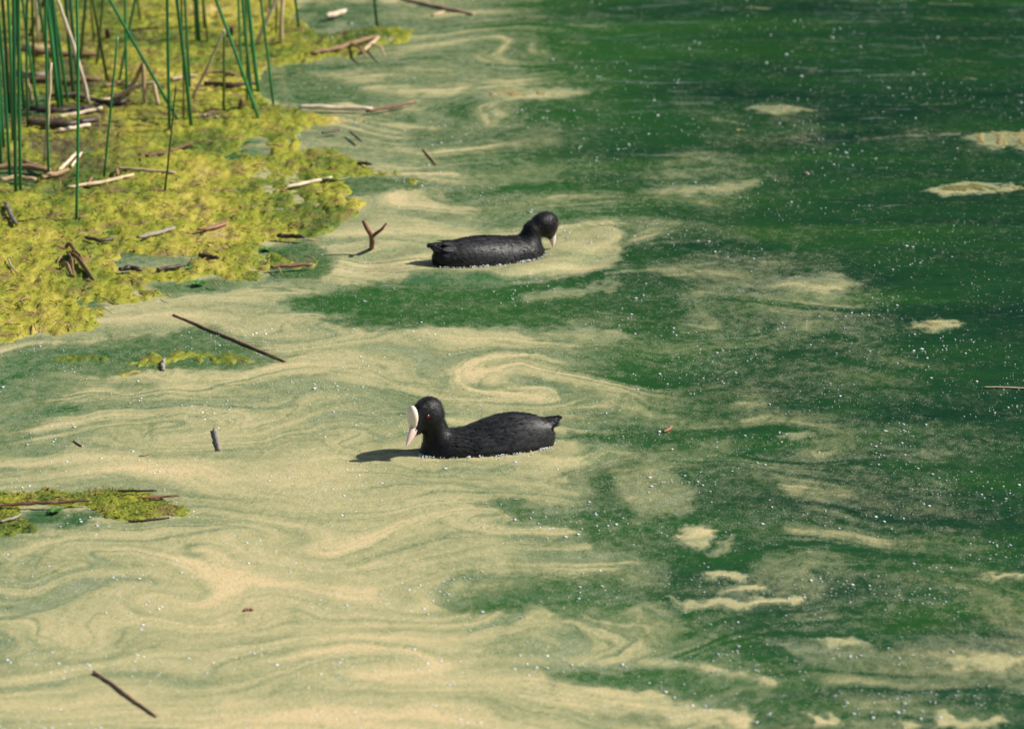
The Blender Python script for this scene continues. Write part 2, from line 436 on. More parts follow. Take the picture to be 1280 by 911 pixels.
def make_tree(seed, h):
    rg = random.Random(seed)
    parts = [tube([(0,0,0), (.1,0,h*.25), (-.1,.1,h*.5), (0,0,h*.85)], [.35,.26,.18,.05])]
    cl = []
    for k in range(13):
        z = h*rg.uniform(.22, .85); a = rg.uniform(0, 6.28); rr = h*.30*(1-abs(z/h-.5))*rg.uniform(.7, 1.1)
        e = Vector((math.cos(a)*rr, math.sin(a)*rr, z+h*.06))
        parts.append(tube([(0,0,z-h*.08), e*.5+Vector((0,0,z*.5)), e], [.1,.06,.03], 5)); cl.append((e, h*rg.uniform(.11, .17)))
    cl += [(Vector((rg.uniform(-.5,.5), rg.uniform(-.5,.5), h*f)), h*.16) for f in (.3, .45, .6, .75, .9)]
    c, f = merge(parts)
    g = np.random.default_rng(seed); P, Q = [], []
    for e, r in cl:
        m = 400
        d = g.normal(size=(m,3)); d /= np.linalg.norm(d, axis=1)[:,None]
        pc = np.array(e) + d*r*(g.random((m,1))**.45)*np.array([1.1,1.1,.85])
        t1 = g.normal(size=(m,3)); t1 /= np.linalg.norm(t1, axis=1)[:,None]
        t2 = np.cross(t1, g.normal(size=(m,3))); t2 /= np.linalg.norm(t2, axis=1)[:,None]
        s = g.uniform(.12, .26, (m,1))
        P.append(np.stack([pc-t1*s, pc+t2*s*.5, pc+t1*s, pc-t2*s*.5], 1).reshape(-1,3))
    P = np.concatenate(P)
    return c, f, P, np.arange(len(P)).reshape(-1,4)
TREE = [make_tree(s, h) for s, h in ((3, 11), (9, 13))]
tm = []
for c, f, P, Q in TREE:
    t = mesh_np('trunk', c, f, M_BARK); k = mesh_np('crown', P, Q, M_LEAF, smooth=False)
    tm.append((t, k))
spots = [(-11.5,45,1),(-7.4,46,0),(-3.6,45,1),(0.2,46,0),(3.7,45,1),(7.4,46,0),(11.2,45,1),(-9.5,40,0),(-5.6,39,1),(-1.7,41,0),(1.8,39,1),(5.4,40.5,0),(9.3,39,1),(13,41,0),(-13.5,39.5,1)]
seen = set()
for i, (x, y, k) in enumerate(spots):
    e = bpy.data.objects.new('bank_tree', None); COL.objects.link(e); e.location = (x, y, .55); e.rotation_euler.z = i*1.3
    s_ = 1+.12*math.sin(i*2.1); e.scale = (s_, s_, s_)
    tag(e, 'leafy green tree on the far bank mirrored in the pond', 'tree', 'trees on the far bank')
    for src in tm[k]:
        o = src if k not in seen else src.copy()
        if k in seen: COL.objects.link(o)
        o.parent = e
    seen.add(k)

# ------------------------------------------------------------------ algae mats
def mat_material():
    q = Nodes('algae')
    a = q.n('Attribute', attribute_name='hue').outputs['Fac']
    n1 = q.noise(45, 5, .65); n2 = q.noise(190, 4, .6); n3 = q.noise(14, 4, .6)
    f = q.math('ADD', a, q.math('MULTIPLY', q.math('SUBTRACT', n1, .5), .55))
    f = q.math('ADD', f, q.math('MULTIPLY', q.math('SUBTRACT', n2, .5), .45))
    c = q.ramp(f, [(.05, (.040,.075,.012)), (.28, (.11,.155,.014)), (.5, (.26,.27,.022)), (.7, (.39,.335,.042)), (.92, (.48,.365,.13))])
    br = q.smooth(n3, .52, .66)
    c = q.mix(q.math('MULTIPLY', br, .75), c, (.19,.125,.05))
    c = q.mix(q.math('MULTIPLY', q.n('Attribute', attribute_name='mud').outputs['Fac'], q.smooth(n1, .3, .6)), c, (.085,.06,.032))
    q.l(c, q.b.inputs['Base Color'])
    q.b.inputs['Roughness'].default_value = .55; q.b.inputs['Specular IOR Level'].default_value = .3
    q.l(q.bump(n2, .8, .003, q.bump(n1, .8, .008)), q.b.inputs['Normal'])
    return q.m
M_ALGAE = mat_material()
M_OCHRE = simple('ochre_algae', (.13,.125,.035), (.36,.29,.115), 70, .6, .6, .002)
def mat_height(X, Y, outlines, lift, soft, lump, wf=1.0, wa=1.0, ragged=0.0):
    wx = X + .02*wa*fbm(X*9*wf, Y*5*wf, 4) ; wy = Y + .06*wa*fbm(X*9*wf+30, Y*5*wf+8, 4)
    sd = np.full(X.shape, 1e9)
    for o in outlines: sd = np.minimum(sd, seg_dist(wx, wy, o, True))
    m = sstep(soft, -soft, sd)
    n0 = fbm(X*6, Y*4, 2)
    b1 = np.abs(perlin(X*11+.3*n0*3, Y*8+5)); b2 = np.abs(perlin(X*30+7, Y*24+n0*2)); b3 = np.abs(perlin(X*75, Y*60+3))
    z = -.012 + m*.016*lift + m*lump*.75*(.006*b1**.8 + .007*b2 + .0055*b3 + .006*n0 + .003*perlin(X*130, Y*70))
    if ragged: z = z - .014*ragged*sstep(-.05, .45, fbm(X*22, Y*9+50, 3))
    return z, m
def algae(name, outlines_px, step, label, cat, lift=1.0, soft=.025, lump=1.0, tuft=0, kind=None, holes=(), hue0=.5, wf=1.0, wa=1.0, ragged=0.0, mat=None):
    outl = [np.array([G(*p).xy for p in o]) for o in outlines_px]
    hl = [np.array([G(*p).xy for p in o]) for o in holes]
    allp = np.concatenate(outl); lo, hi = allp.min(0)-.06, allp.max(0)+.12
    ax, ay = np.arange(lo[0], hi[0], step[0]), np.arange(lo[1], hi[1], step[1])
    X, Y = np.meshgrid(ax, ay); Xf, Yf = X.ravel(), Y.ravel()
    z, m = mat_height(Xf, Yf, outl, lift, soft, lump, wf, wa, ragged)
    for h in hl:
        z -= .03*sstep(.02, -.02, seg_dist(Xf+.02*fbm(Xf*10, Yf*6, 3), Yf+.05*fbm(Xf*10+4, Yf*6, 3), h, True))
    hue = hue0 + .30*fbm(Xf*3.3, Yf*2.2, 4, .6) + .14*perlin(Xf*24, Yf*14)
    uu, vv = image_px(Xf, Yf)
    mud = sstep(1.15, .45, np.hypot((uu-60)/150, (vv-135)/115))*sstep(-.35, .35, fbm(Xf*9, Yf*5+3, 4))*(1.0 if kind else 0)
    ii = np.arange(Xf.size).reshape(X.shape)
    qd = np.stack([ii[:-1,:-1], ii[:-1,1:], ii[1:,1:], ii[1:,:-1]], -1).reshape(-1,4)
    qd = qd[(z[qd].max(1) > -.006)]
    us, iv = np.unique(qd, return_inverse=True)
    co = np.stack([Xf[us], Yf[us], z[us]], 1); qd = iv.reshape(-1,4); hu = hue[us]; mu = mud[us]
    if tuft:                                   # little filaments and flakes standing in the mat
        ok = np.nonzero(co[:,2] > .003)[0]
        if not len(ok): ok = np.arange(len(co))
        pk = RNG.choice(ok, tuft); base = co[pk] + RNG.normal(size=(tuft,3))*[.004,.008,.0005]
        a = RNG.random(tuft)*6.283; L = RNG.uniform(.004, .017, tuft); el = RNG.uniform(.0, .7, tuft)
        d = np.stack([np.cos(a)*np.cos(el), np.sin(a)*np.cos(el), np.sin(el)], 1)*L[:,None]
        s = np.stack([-np.sin(a), np.cos(a), RNG.normal(size=tuft)*.5], 1)*RNG.uniform(.0006,.002,tuft)[:,None]
        fl = np.stack([base-d*.4-s, base-d*.4+s, base+d*.6+s*.4, base+d*.6-s*.4], 1).reshape(-1,3)
        k0 = len(co)
        co = np.concatenate([co, fl]); qd = np.concatenate([qd, k0+np.arange(tuft*4).reshape(-1,4)])
        hu = np.concatenate([hu, np.repeat(hu[pk]+RNG.normal(size=tuft)*.16, 4)]); mu = np.concatenate([mu, np.repeat(mu[pk], 4)])
    o = mesh_np(name, co, qd, mat or M_ALGAE, attrs={'hue': hu, 'mud': mu})
    tag(o, label, cat, kind=kind)
    return o, (lambda x, y: None)
MAT_OUT = [[(-260,-90),(380,-90),(385,-20),(372,10),(365,30),(395,38),(450,36),(500,32),(530,40),(515,52),(470,62),(440,72),(400,74),(375,84),(330,88),(325,112),(345,130),(375,130),(380,138),(420,142),(460,146),(455,158),(400,160),(380,172),(370,190),(400,190),(440,192),(450,205),(470,214),(500,222),(530,228),(520,236),(470,240),(455,252),(440,270),(420,292),(400,300),(350,306),(390,316),(410,330),(385,346),(330,356),(270,366),(205,372),(165,384),(130,400),(120,414),(60,424),(0,434),(-260,445)]]
HOLES = [[(330,312),(380,306),(405,320),(360,326)],[(340,340),(400,333),(395,345),(345,352)],[(430,222),(500,225),(470,240),(440,243)],[(300,182),(330,180),(330,190),(300,190)],[(195,356),(260,350),(300,356),(240,366)],[(150,322),(240,325),(230,333),(160,330)],[(-60,128),(60,120),(55,145),(-60,150)],[(-60,212),(60,214),(40,226),(-60,228)]]
algae('algae_mat', MAT_OUT, (.0048, .0105), 'large yellow green floating algae mat the rush stems grow through', 'algae mat', tuft=40000, soft=.020, kind='stuff', holes=HOLES, hue0=.49, ragged=.36)
algae('algae_island', [[(-120,616),(0,614),(60,610),(140,611),(200,622),(236,634),(225,645),(170,653),(90,655),(60,652),(50,660),(10,668),(-120,676)]], (.004,.009), 'green floating algae island with a reddish stem lying across it', 'algae', lift=1.0, soft=.012, lump=.6, tuft=2600, holes=[[(30,641),(60,636),(110,640),(125,646),(80,651),(40,649)]], hue0=.40)
small = [
 ([(60,446),(110,440),(150,444),(130,452),(80,452)], 'ragged green algae scrap in the dark pool', .33),
 ([(155,452),(200,440),(240,438),(300,444),(335,452),(290,456),(230,450),(190,457)], 'olive algae scrap beside the floating brown twig in the dark pool', .36),
 ([(135,468),(150,464),(178,464),(174,470),(150,472)], 'tiny bright yellow algae scrap below the dark pool', .62),
 ([(602,116),(640,112),(688,113),(680,121),(630,123)], 'ochre algae patch on the tan pollen streak', .52),
 ([(1208,172),(1240,164),(1300,164),(1300,182),(1240,183)], 'large ochre algae patch in the open green water', .42),
 ([(1136,404),(1165,400),(1196,404),(1170,411)], 'small olive brown spindle shaped algae patch in open water', .42),
 ([(1150,170),(1180,167),(1195,170),(1170,173)], 'thin ochre algae streak next to the large ochre patch', .45),
 ([(950,135),(975,132),(1000,137),(975,140)], 'faint tan algae sliver in the dark far water', .6),
 ([(900,161),(925,159),(942,162),(920,164)], 'thin orange algae sliver by white fluff specks', .6),
 ([(1150,236),(1200,230),(1290,233),(1290,238),(1200,240)], 'long pale ochre algae streak in the open water', .5),
 ([(355,556),(370,553),(388,554),(372,559)], 'tiny olive algae scrap on the pollen film near the short stub', .4),
 ([(450,792),(462,789),(472,792),(460,795)], 'tiny olive algae scrap on the thick tan pollen', .45),
]
for o_, lab, hu in small:
    algae('algae_patch', [o_], (.004, .008), lab, 'algae', lift=.95, soft=.008, lump=.35 if o_[0][0] < 400 else .2, hue0=hu, wf=3.2, wa=.55, ragged=.22 if o_[0][0] < 400 else .4, mat=M_OCHRE if o_[0][0] > 500 else None)

# ------------------------------------------------------------------ rushes
M_RUSH = simple('rush_green', (.006,.085,.026), (.03,.21,.06), 30, .30, .2, .0006, (1,1,.15), .5)
M_OLIVE = simple('rush_olive', (.04,.09,.012), (.11,.15,.03), 30, .45, .2, .0006, (1,1,.15), .4)
M_TAN = simple('dead_tan', (.30,.20,.10), (.62,.47,.30), 40, .7, .5, .001, (1,1,.3), .2)
M_PALE = simple('dead_pale', (.40,.31,.20), (.68,.56,.41), 40, .7, .5, .001, (1,1,.3), .2)
M_BROWN = simple('dead_brown', (.12,.07,.038), (.32,.20,.11), 50, .75, .6, .0015, None, .2)
M_TWIG = simple('twig_brown', (.22,.14,.08), (.46,.32,.20), 60, .75, .5, .001, None, .2)
M_DARK = simple('wet_dark_wood', (.025,.018,.014), (.09,.06,.045), 50, .5, .6, .0015, None, .4)
M_RED = simple('reddish_stem', (.12,.05,.03), (.32,.16,.10), 60, .6, .6, .001, None, .3)
M_GREY = simple('grey_wood', (.12,.095,.075), (.32,.27,.22), 60, .8, .6, .001, None, .2)
LEVEL = .012
def obj_tube(name, pts, rad, mat, label, cat, group=None, sides=8, flat=1.0, jit=0.0, extra=(), kind=None):
    base = Vector(pts[0])
    rg = random.Random(len(label)*31+int(base.x*1e4))
    parts = [tube([Vector(p)-base for p in pts], rad, sides, True, flat, jit, rg)]
    for ep, er in extra: parts.append(tube([Vector(p)-base for p in ep], er, sides, True, flat, jit, rg))
    c, f = merge(parts)
    o = mesh_np(name, c, f, mat); o.location = base
    tag(o, label, cat, group, kind)
    return o
# base, passes through, half width in image px, colour, ends in view?
LEAN = {0:'upright', 1:'right-leaning', -1:'left-leaning'}
RUSH = [
 ((20,254),(17,0),2.7,'g'),((26,252),(23,0),2.5,'g'),((13,232),(2,60),2.4,'g'),((6,198),(-3,0),2.4,'g'),((1,214),(-8,0),2.6,'g'),((31,146),(20,0),2.2,'g'),((12,150),(3,0),2.6,'g'),((-8,240),(-12,0),2.6,'g'),
 ((61,234),(57,0),1.9,'g'),((95,288),(96,0),2.2,'g'),((50,150),(28,0),2.1,'g'),((75,149),(58,0),3.0,'g'),((79,147),(66,0),2.6,'g'),((86,139),(66,0),2.2,'g'),((93,134),(82,0),2.7,'g'),((97,112),(107,0),2.2,'g'),
 ((120,91),(129,0),2.0,'o'),((136,112),(116,0),2.1,'o'),((158,129),(156,0),1.9,'g'),((147,113),(169,0),2.0,'g'),((177,38),(172,0),1.8,'o'),((212,176),(209,0),2.3,'g'),((229,162),(137,0),2.3,'g'),
 ((240,168),(221,0),2.7,'g'),((238,120),(231,0),2.0,'g'),((230,160),(228,40),1.4,'o'),((250,62),(246,0),2.5,'g'),((246,60),(243,0),1.8,'g'),((257,46),(254,0),2.6,'g'),((261,64),(256,20),1.7,'o'),
 ((327,160),(270,0),2.4,'g'),((318,150),(303,0),2.3,'g'),((309,138),(307,0),1.7,'o'),((324,124),(310,0),3.0,'g'),((343,143),(326,0),1.9,'g'),((345,51),(346,0),1.6,'o'),((341,31),(337,0),2.0,'g'),((375,46),(369,0),2.0,'g'),((472,42),(468,0),2.0,'g'),
 ((16,190),(10,0),2.4,'g'),((35,170),(34,0),2.0,'g'),((66,118),(48,0),2.2,'g'),((100,128),(88,0),2.2,'g'),((28,120),(16,0),2.4,'g'),((71,136),(62,0),2.4,'g'),((303,110),(298,0),1.8,'g'),((57,60),(56,0),1.9,'o'),((44,128),(40,0),2.0,'o'),((118,60),(113,0),1.6,'o'),((70,90),(66,0),2.0,'g'),
]
for k, (b, t, hw, c) in enumerate(RUSH):
    P0 = G(b[0], b[1], LEVEL-.03); P1 = V(t[0], t[1], P0.y)
    d = (P1-P0).normalized(); L = 1.0 + .45*((k*37) % 10)/10
    sc = (P0.y*CP+CAMH*SP)/FPX
    r0 = hw*sc*.9; n = 13
    bend = Vector((math.sin(k*2.7)*.09, math.cos(k*1.9)*.08, 0))
    v_in = (P1-P0).length/L
    pts, rad = [], []
    for i in range(n):
        s_ = i/(n-1)
        pts.append(P0 + d*L*s_ + bend*(s_*(s_-v_in)) )
        rad.append(r0*(1.0-.25*s_-.6*max(0, s_-.75)/.25*.9))
    lean = math.degrees(math.atan2(t[0]-b[0], b[1]-t[1]))
    lk = 1 if lean > 4.5 else (-1 if lean < -4.5 else 0)
    wd = 'thick' if hw > 2.35 else 'slender'
    cl = 'dark green' if c == 'g' else 'olive green'
    if b[0] < 35: zone = 'in the dense clump beside the bare algae edge'
    elif b[0] < 115: zone = 'among pale broken stalks'
    elif b[0] < 205: zone = 'by the folded dead reed'
    elif b[0] < 290: zone = 'near the pale snapped stalk'
    elif b[0] < 400: zone = 'in the sparse group of crossing stems'
    else: zone = 'alone beside a forked brown stick'
    lab = f'{wd} {LEAN[lk]} {cl} rush stem {zone}'
    obj_tube('rush_stem', pts, rad, M_RUSH if c == 'g' else M_OLIVE, lab, 'rush', f'{wd} {LEAN[lk]} {cl} rushes {zone}')
# the lone partly withered rush and thin tip ending in view
def bent(name, px, hw, mat, label, cat='dead reed', flat=1.0, sides=8, taper=.7, jit=.06):
    """px: list of (x,y,mode); mode 'g' lies at the water, 'v' stands above the line between the ground points"""
    g = [i for i, p in enumerate(px) if p[2] == 'g']
    Ys = {i: G(px[i][0], px[i][1], LEVEL).y for i in g}
    pts = []
    for i, p in enumerate(px):
        if p[2] == 'g': pts.append(G(p[0], p[1], LEVEL-.006))
        else:
            a = max([j for j in g if j < i], default=g[0]); b = min([j for j in g if j > i], default=a)
            f = .5 if b == a else (i-a)/(b-a)
            pts.append(V(p[0], p[1], Ys[a]*(1-f)+Ys[b]*f))
    sc = (pts[0].y*CP+CAMH*SP)/FPX
    # resample
    out, n = [], 5
    for a, b in zip(pts[:-1], pts[1:]):
        for k in range(n): out.append(a.lerp(b, k/n))
    out.append(pts[-1])
    m = len(out); rg = random.Random(len(label)+int(px[0][0]))
    for i in range(1, m-1): out[i] = out[i] + Vector((rg.uniform(-1,1), rg.uniform(-1,1), rg.uniform(-1,1)))*hw*sc*.25
    rad = [hw*sc*(1-(1-taper)*i/(m-1))*rg.uniform(.9,1.1) for i in range(m)]
    return obj_tube(name, out, rad, mat, label, cat, None, sides, flat, jit)
DEAD = [
 ([(280,139,'g'),(280,90,'v'),(280,40,'v')],1.9,M_OLIVE,'upright green stem carrying a pale snapped top'),
 ([(240,125,'g'),(262,78,'v'),(281,37,'v')],1.9,M_PALE,'pale snapped stalk slanting down from the top of an upright stem'),
 ([(206,238,'g'),(211,196,'v'),(216,150,'v'),(220,105,'v')],1.5,M_OLIVE,'thin partly withered rush stem standing alone in open algae'),
 ([(130,221,'g'),(138,140,'v'),(147,46,'v')],1.7,M_RUSH,'thin green rush stem ending in a fine tip above the bent dead log'),
 ([(158,122,'g'),(179,79,'v'),(181,132,'g')],3.0,M_TAN,'tan dead reed folded into a sharp upside-down V'),
 ([(118,130,'g'),(141,123,'g'),(168,110,'v'),(192,103,'v'),(198,131,'g')],3.6,M_TAN,'thick tan dead stalk bent like a low trestle beside the folded reed'),
 ([(111,130,'g'),(100,84,'v'),(86,40,'v'),(72,0,'v'),(60,-40,'v')],2.6,M_PALE,'long pale dead stalk leaning left through the rush clump'),
 ([(98,90,'g'),(91,40,'v'),(86,0,'v'),(82,-60,'v')],2.8,M_PALE,'broad pale dead stalk standing behind the long leaning one'),
 ([(48,52,'g'),(46,20,'v'),(44,-20,'v')],2.4,M_PALE,'short pale dead stalk at the back of the rush clump'),
 ([(36,47,'g'),(46,22,'v'),(57,-2,'v')],2.6,M_BROWN,'dark brown dead stalk leaning right behind the rush clump'),
 ([(30,14,'g'),(36,0,'v'),(42,-20,'v')],2.6,M_PALE,'pale slanting dead stalk tip beyond the brown leaning stalk'),
 ([(4,60,'v'),(8,108,'g')][::-1],2.3,M_PALE,'pale stub inside the dense dark rush clump'),
 ([(40,128,'g'),(36,108,'v'),(30,89,'v')],2.6,M_TAN,'tan broken stub leaning left between green stems'),
 ([(56,201,'g'),(60,140,'v'),(64,79,'v')],2.6,M_TAN,'tan upright dead stalk with a broken top beside a slender rush'),
 ([(13,136,'g'),(11,112,'v')],2.4,M_TAN,'short tan stump at the foot of the dense rush clump'),
 ([(321,56,'g'),(333,28,'v'),(346,-2,'v'),(360,-40,'v')],2.4,M_PALE,'pale dead stalk leaning right behind the crossing rushes'),
 ([(351,54,'g'),(352,20,'v'),(353,-20,'v')],3.0,M_TAN,'thick upright tan dead stalk beyond the crossing rushes'),
 ([(135,48,'g'),(134,38,'v')],4.0,M_DARK,'dark pointed stump poking from the algae behind the rushes'),
 ([(165,50,'g'),(163,40,'v')],3.0,M_DARK,'small dark stub between slender rush stems'),
 ([(287,46,'g'),(290,34,'v')],4.0,M_DARK,'dark wedge shaped stump behind the snapped stalk'),
 ([(299,138,'g'),(302,124,'v')],3.4,M_BROWN,'brown stub at the feet of the crossing rushes'),
 ([(464,313,'g'),(464,294,'v'),(459,286,'v'),(454,276,'v')],3.2,M_RED,'reddish brown main prong of a forked twig rising from the pollen'),
]
for px, hw, m, lab in DEAD:
    bent('dead_reed' if m is not M_RUSH and m is not M_OLIVE else 'rush_stem', px, hw, m, lab, 'dead reed' if m is not M_RUSH and m is not M_OLIVE else 'rush')
# forked twig: rebuild as one thing
ft = [o for o in COL.objects if o.get('label','').startswith('reddish brown main prong')][0]
Y0 = G(464,313,LEVEL).y; sc = (Y0*CP+CAMH*SP)/FPX; b0 = ft.location.copy()
c, f = merge([tube([p-b0 for p in (G(464,314,-.01), V(465,303,Y0), V(464,294,Y0), V(459,286,Y0), V(454,276,Y0))], [2.9*sc,3.2*sc,3.4*sc,2.8*sc,2.2*sc], 8, True, 1, .1, random),
              tube([p-b0 for p in (V(464,297,Y0), V(470,292,Y0), V(477,287,Y0-.02), V(483,279,Y0-.02))], [2.4*sc,2.3*sc,1.9*sc,1.2*sc], 8, True, 1, .1, random)])
bpy.data.objects.remove(ft)
o = mesh_np('forked_twig', c, f, M_RED); o.location = b0; tag(o, 'reddish brown forked twig standing up from the pollen film', 'twig')
# ------------------------------------------------------------------ lying sticks and debris
STICK = [
 ([(27,64),(70,69),(122,70)],4.0,M_BROWN,'dead_reed','brown reed stalk lying across the back of the rush clump','dead reed'),
 ([(28,58),(48,62),(68,60)],3.4,M_TAN,'dead_reed','tan reed piece lying behind the brown stalk','dead reed'),
 ([(35,101),(80,103),(127,100)],4.4,M_BROWN,'dead_reed','brown reed stalk lying through the middle of the rush clump','dead reed'),
 ([(60,122),(90,120),(118,126)],3.6,M_GREY,'dead_reed','greyish reed stalk lying at the feet of the rushes','dead reed'),
 ([(64,149),(96,143),(127,136)],2.6,M_PALE,'dead_reed','bright pale reed piece lying in front of the rush clump','dead reed'),
 ([(36,156),(80,157),(121,151)],4.6,M_DARK,'log','dark wet log lying in front of the rush clump','log'),
 ([(73,164),(92,161),(112,157)],2.6,M_PALE,'dead_reed','short whitish reed piece lying beside the dark wet log','dead reed'),
 ([(-20,211),(30,210),(62,215)],4.2,M_BROWN,'log','reddish brown log lying at the foot of the dense rush clump','log'),
 ([(30,203),(45,208),(62,215)],3.0,M_TAN,'dead_reed','tan broken reed lying on the reddish brown log','dead reed'),
 ([(51,223),(68,219),(86,213)],3.2,M_TAN,'dead_reed','pinkish tan reed stub pointing at the leaning pale splinters','dead reed'),
 ([(74,214),(85,203),(96,192)],2.2,M_PALE,'dead_reed','pale splinter leaning on a pinkish stub','dead reed'),
 ([(89,209),(95,201),(102,192)],1.8,M_PALE,'dead_reed','second thinner pale splinter beside the leaning one','dead reed'),
 ([(84,235),(125,229),(167,219)],2.4,M_TAN,'stick','tan stick lying on the algae right behind the lone tall rush','stick'),
 ([(146,211),(182,214),(219,217)],2.4,M_TAN,'stick','straight tan stick touching the partly withered rush','stick'),
 ([(145,212),(147,219)],2.4,M_BROWN,'stick','short brown peg at the end of a straight tan stick','stick'),
 ([(182,196),(205,192),(240,180)],2.4,M_BROWN,'stick','brown slanting stick lying behind the partly withered rush','stick'),
 ([(7,255),(13,268),(20,281)],2.8,M_GREY,'stick','grey brown stick pointing out from the dense rush clump','stick'),
 ([(172,298),(195,293),(218,286)],2.6,M_GREY,'stick','grey stick half sunk in the open algae','stick'),
 ([(247,288),(265,286),(284,280)],2.2,M_RED,'stick','short reddish stick beside the half sunk grey stick','stick'),
 ([(347,296),(362,296),(381,298)],2.8,M_DARK,'stick','black wet stick at the algae edge near the forked twig','stick'),
 ([(250,320),(262,322),(272,324)],3.2,M_DARK,'stick','short dark chunk beside the small green sprouts','stick'),
 ([(150,338),(163,336),(176,339)],3.4,M_DARK,'stick','dark rounded chunk sunk in the algae near the curled dead leaves','stick'),
 ([(196,338),(214,335),(232,332)],2.4,M_DARK,'stick','slim dark stick pointing at the green sprout','stick'),
 ([(338,335),(362,333),(390,331)],2.6,M_RED,'stick','reddish floating stick in the dark inlet','stick'),
 ([(108,298),(125,302),(142,299)],2.6,M_DARK,'stick','dark sunken stick left of the grey one in the algae','stick'),
 ([(10,324),(14,333),(21,341)],1.2,M_PALE,'stick','thin pale twig bit in open algae','stick'),
 ([(217,394),(255,410),(300,428),(356,452)],1.7,M_TWIG,'twig','long straight brown twig floating along the edge of the dark pool','twig'),
 ([(204,464),(203,456),(206,449)],2.4,M_GREY,'twig','short grey stub standing at the edge of the dark pool','twig'),
 ([(268,538),(271,550),(274,564)],3.0,M_GREY,'stub','short grey brown reed stub floating alone on the pollen','stub'),
 ([(118,840),(140,854),(165,874),(196,896)],1.9,M_TWIG,'twig','slim brown twig with a thick dark end floating on the pollen','twig'),
 ([(-20,634),(30,630),(70,629),(113,626)],2.2,M_RED,'stem','reddish stem lying along the green algae island','stem'),
 ([(178,624),(200,621),(224,620)],1.8,M_RED,'stem','short reddish stem at the tip of the algae island','stem'),
 ([(148,614),(170,614),(196,614)],1.6,M_DARK,'stem','thin dark stem along the far rim of the algae island','stem'),
 ([(160,652),(180,651),(212,647)],1.5,M_DARK,'stem','dark thin stem along the near rim of the algae island','stem'),
 ([(0,652),(15,649),(26,644)],1.7,M_GREY,'stem','grey twig piece on the algae island by the dark hole','stem'),
 ([(373,135),(410,136),(465,138)],3.4,M_PALE,'dead_reed','pale thick reed stalk floating at the edge of the algae mat','dead reed'),
 ([(458,140),(490,135),(520,129)],2.0,M_RED,'stick','thin pinkish stick trailing from the pale thick stalk','stick'),
 ([(500,-1),(540,8),(592,19)],2.6,M_TWIG,'stick','long brown stick floating alone near the open water','stick'),
 ([(389,67),(420,62),(450,53),(474,47)],3.0,M_BROWN,'stick','forked brown stick on the narrow algae spit','stick'),
 ([(455,64),(464,56),(473,48)],2.2,M_TAN,'stick','tan prong resting on the forked brown stick','stick'),
 ([(408,22),(420,19),(434,15)],3.4,M_PALE,'dead_reed','pale pinkish reed flake beyond the algae spit','dead reed'),
 ([(540,20),(548,18),(555,16)],2.0,M_TAN,'dead_reed','small tan reed flake beside the long brown stick','dead reed'),
 ([(358,235),(385,229),(414,223)],2.4,M_PALE,'dead_leaf','pale greenish dead leaf blade lying near the algae edge','leaf'),
 ([(438,166),(444,171),(451,177)],1.5,M_DARK,'stick','tiny dark stick on the pollen beside the dark bar','stick'),
 ([(402,167),(415,165),(425,163)],1.8,M_DARK,'stick','dark bar of wood floating beyond the tiny dark stick','stick'),
 ([(448,205),(456,205),(464,207)],2.4,M_DARK,'stick','small black chunk at the rim of the algae mat','stick'),
 ([(529,187),(536,195),(546,206)],1.1,M_TAN,'twig','fine tan curved twig on the pollen near the far coot','twig'),
 ([(92,551),(97,555),(102,558)],1.0,M_BROWN,'twig','tiny brown splinter on the pollen near the algae island','twig'),
 ([(174,570),(181,570),(188,568)],.9,M_BROWN,'twig','hair thin brown splinter on the pollen','twig'),
 ([(305,763),(310,762),(316,762)],2.0,M_RED,'seed','small dark reddish seed on the thick pollen','seed'),
 ([(1229,484),(1250,484),(1300,486)],.7,M_PALE,'dead_leaf','thin yellowish leaf blade floating in the open water','leaf'),
 ([(830,540),(836,537),(840,533)],1.6,M_RED,'dead_leaf','tiny curled reddish leaf in the wake of the near coot','leaf'),
 ([(1006,218),(1009,216)],1.6,M_RED,'seed','tiny red seed floating in the open green water','seed'),
 ([(395,225),(420,226),(440,222)],2.0,M_OLIVE,'dead_leaf','green leaf blade lying against the pale dead blade','leaf'),
 ([(110,232),(113,226),(115,222)],1.6,M_RED,'twig','small reddish twig behind the lone tall rush','twig'),
 ([(38,138),(70,141),(112,136)],4.6,M_DARK,'log','dark sunken log under the feet of the rush clump','log'),
 ([(20,92),(48,96),(60,92)],3.6,M_GREY,'dead_reed','grey reed stalk lying crosswise inside the rush clump','dead reed'),
 ([(130,108),(150,106),(172,109)],3.4,M_TAN,'dead_reed','tan reed piece lying behind the folded dead reed','dead reed'),
 ([(120,128),(140,131),(160,128)],4.0,M_DARK,'log','dark rotting log in the shade of the bent thick stalk','log'),
 ([(0,226),(20,223),(44,226)],3.4,M_TAN,'dead_reed','tan flake lying in front of the reddish brown log','dead reed'),
 ([(255,92),(275,91),(296,95)],2.6,M_BROWN,'stick','brown stick lying behind the pale snapped stalk','stick'),
 ([(214,100),(230,97),(246,95)],2.2,M_PALE,'dead_reed','pale reed flake touching the snapped stalk','dead reed'),
 ([(255,105),(285,108),(320,106)],3.0,M_DARK,'log','dark log lying across the feet of the crossing rushes','log'),
 ([(246,147),(258,145),(272,147)],2.2,M_PALE,'dead_reed','whitish crumbled reed flake at the foot of the snapped stem','dead reed'),
]
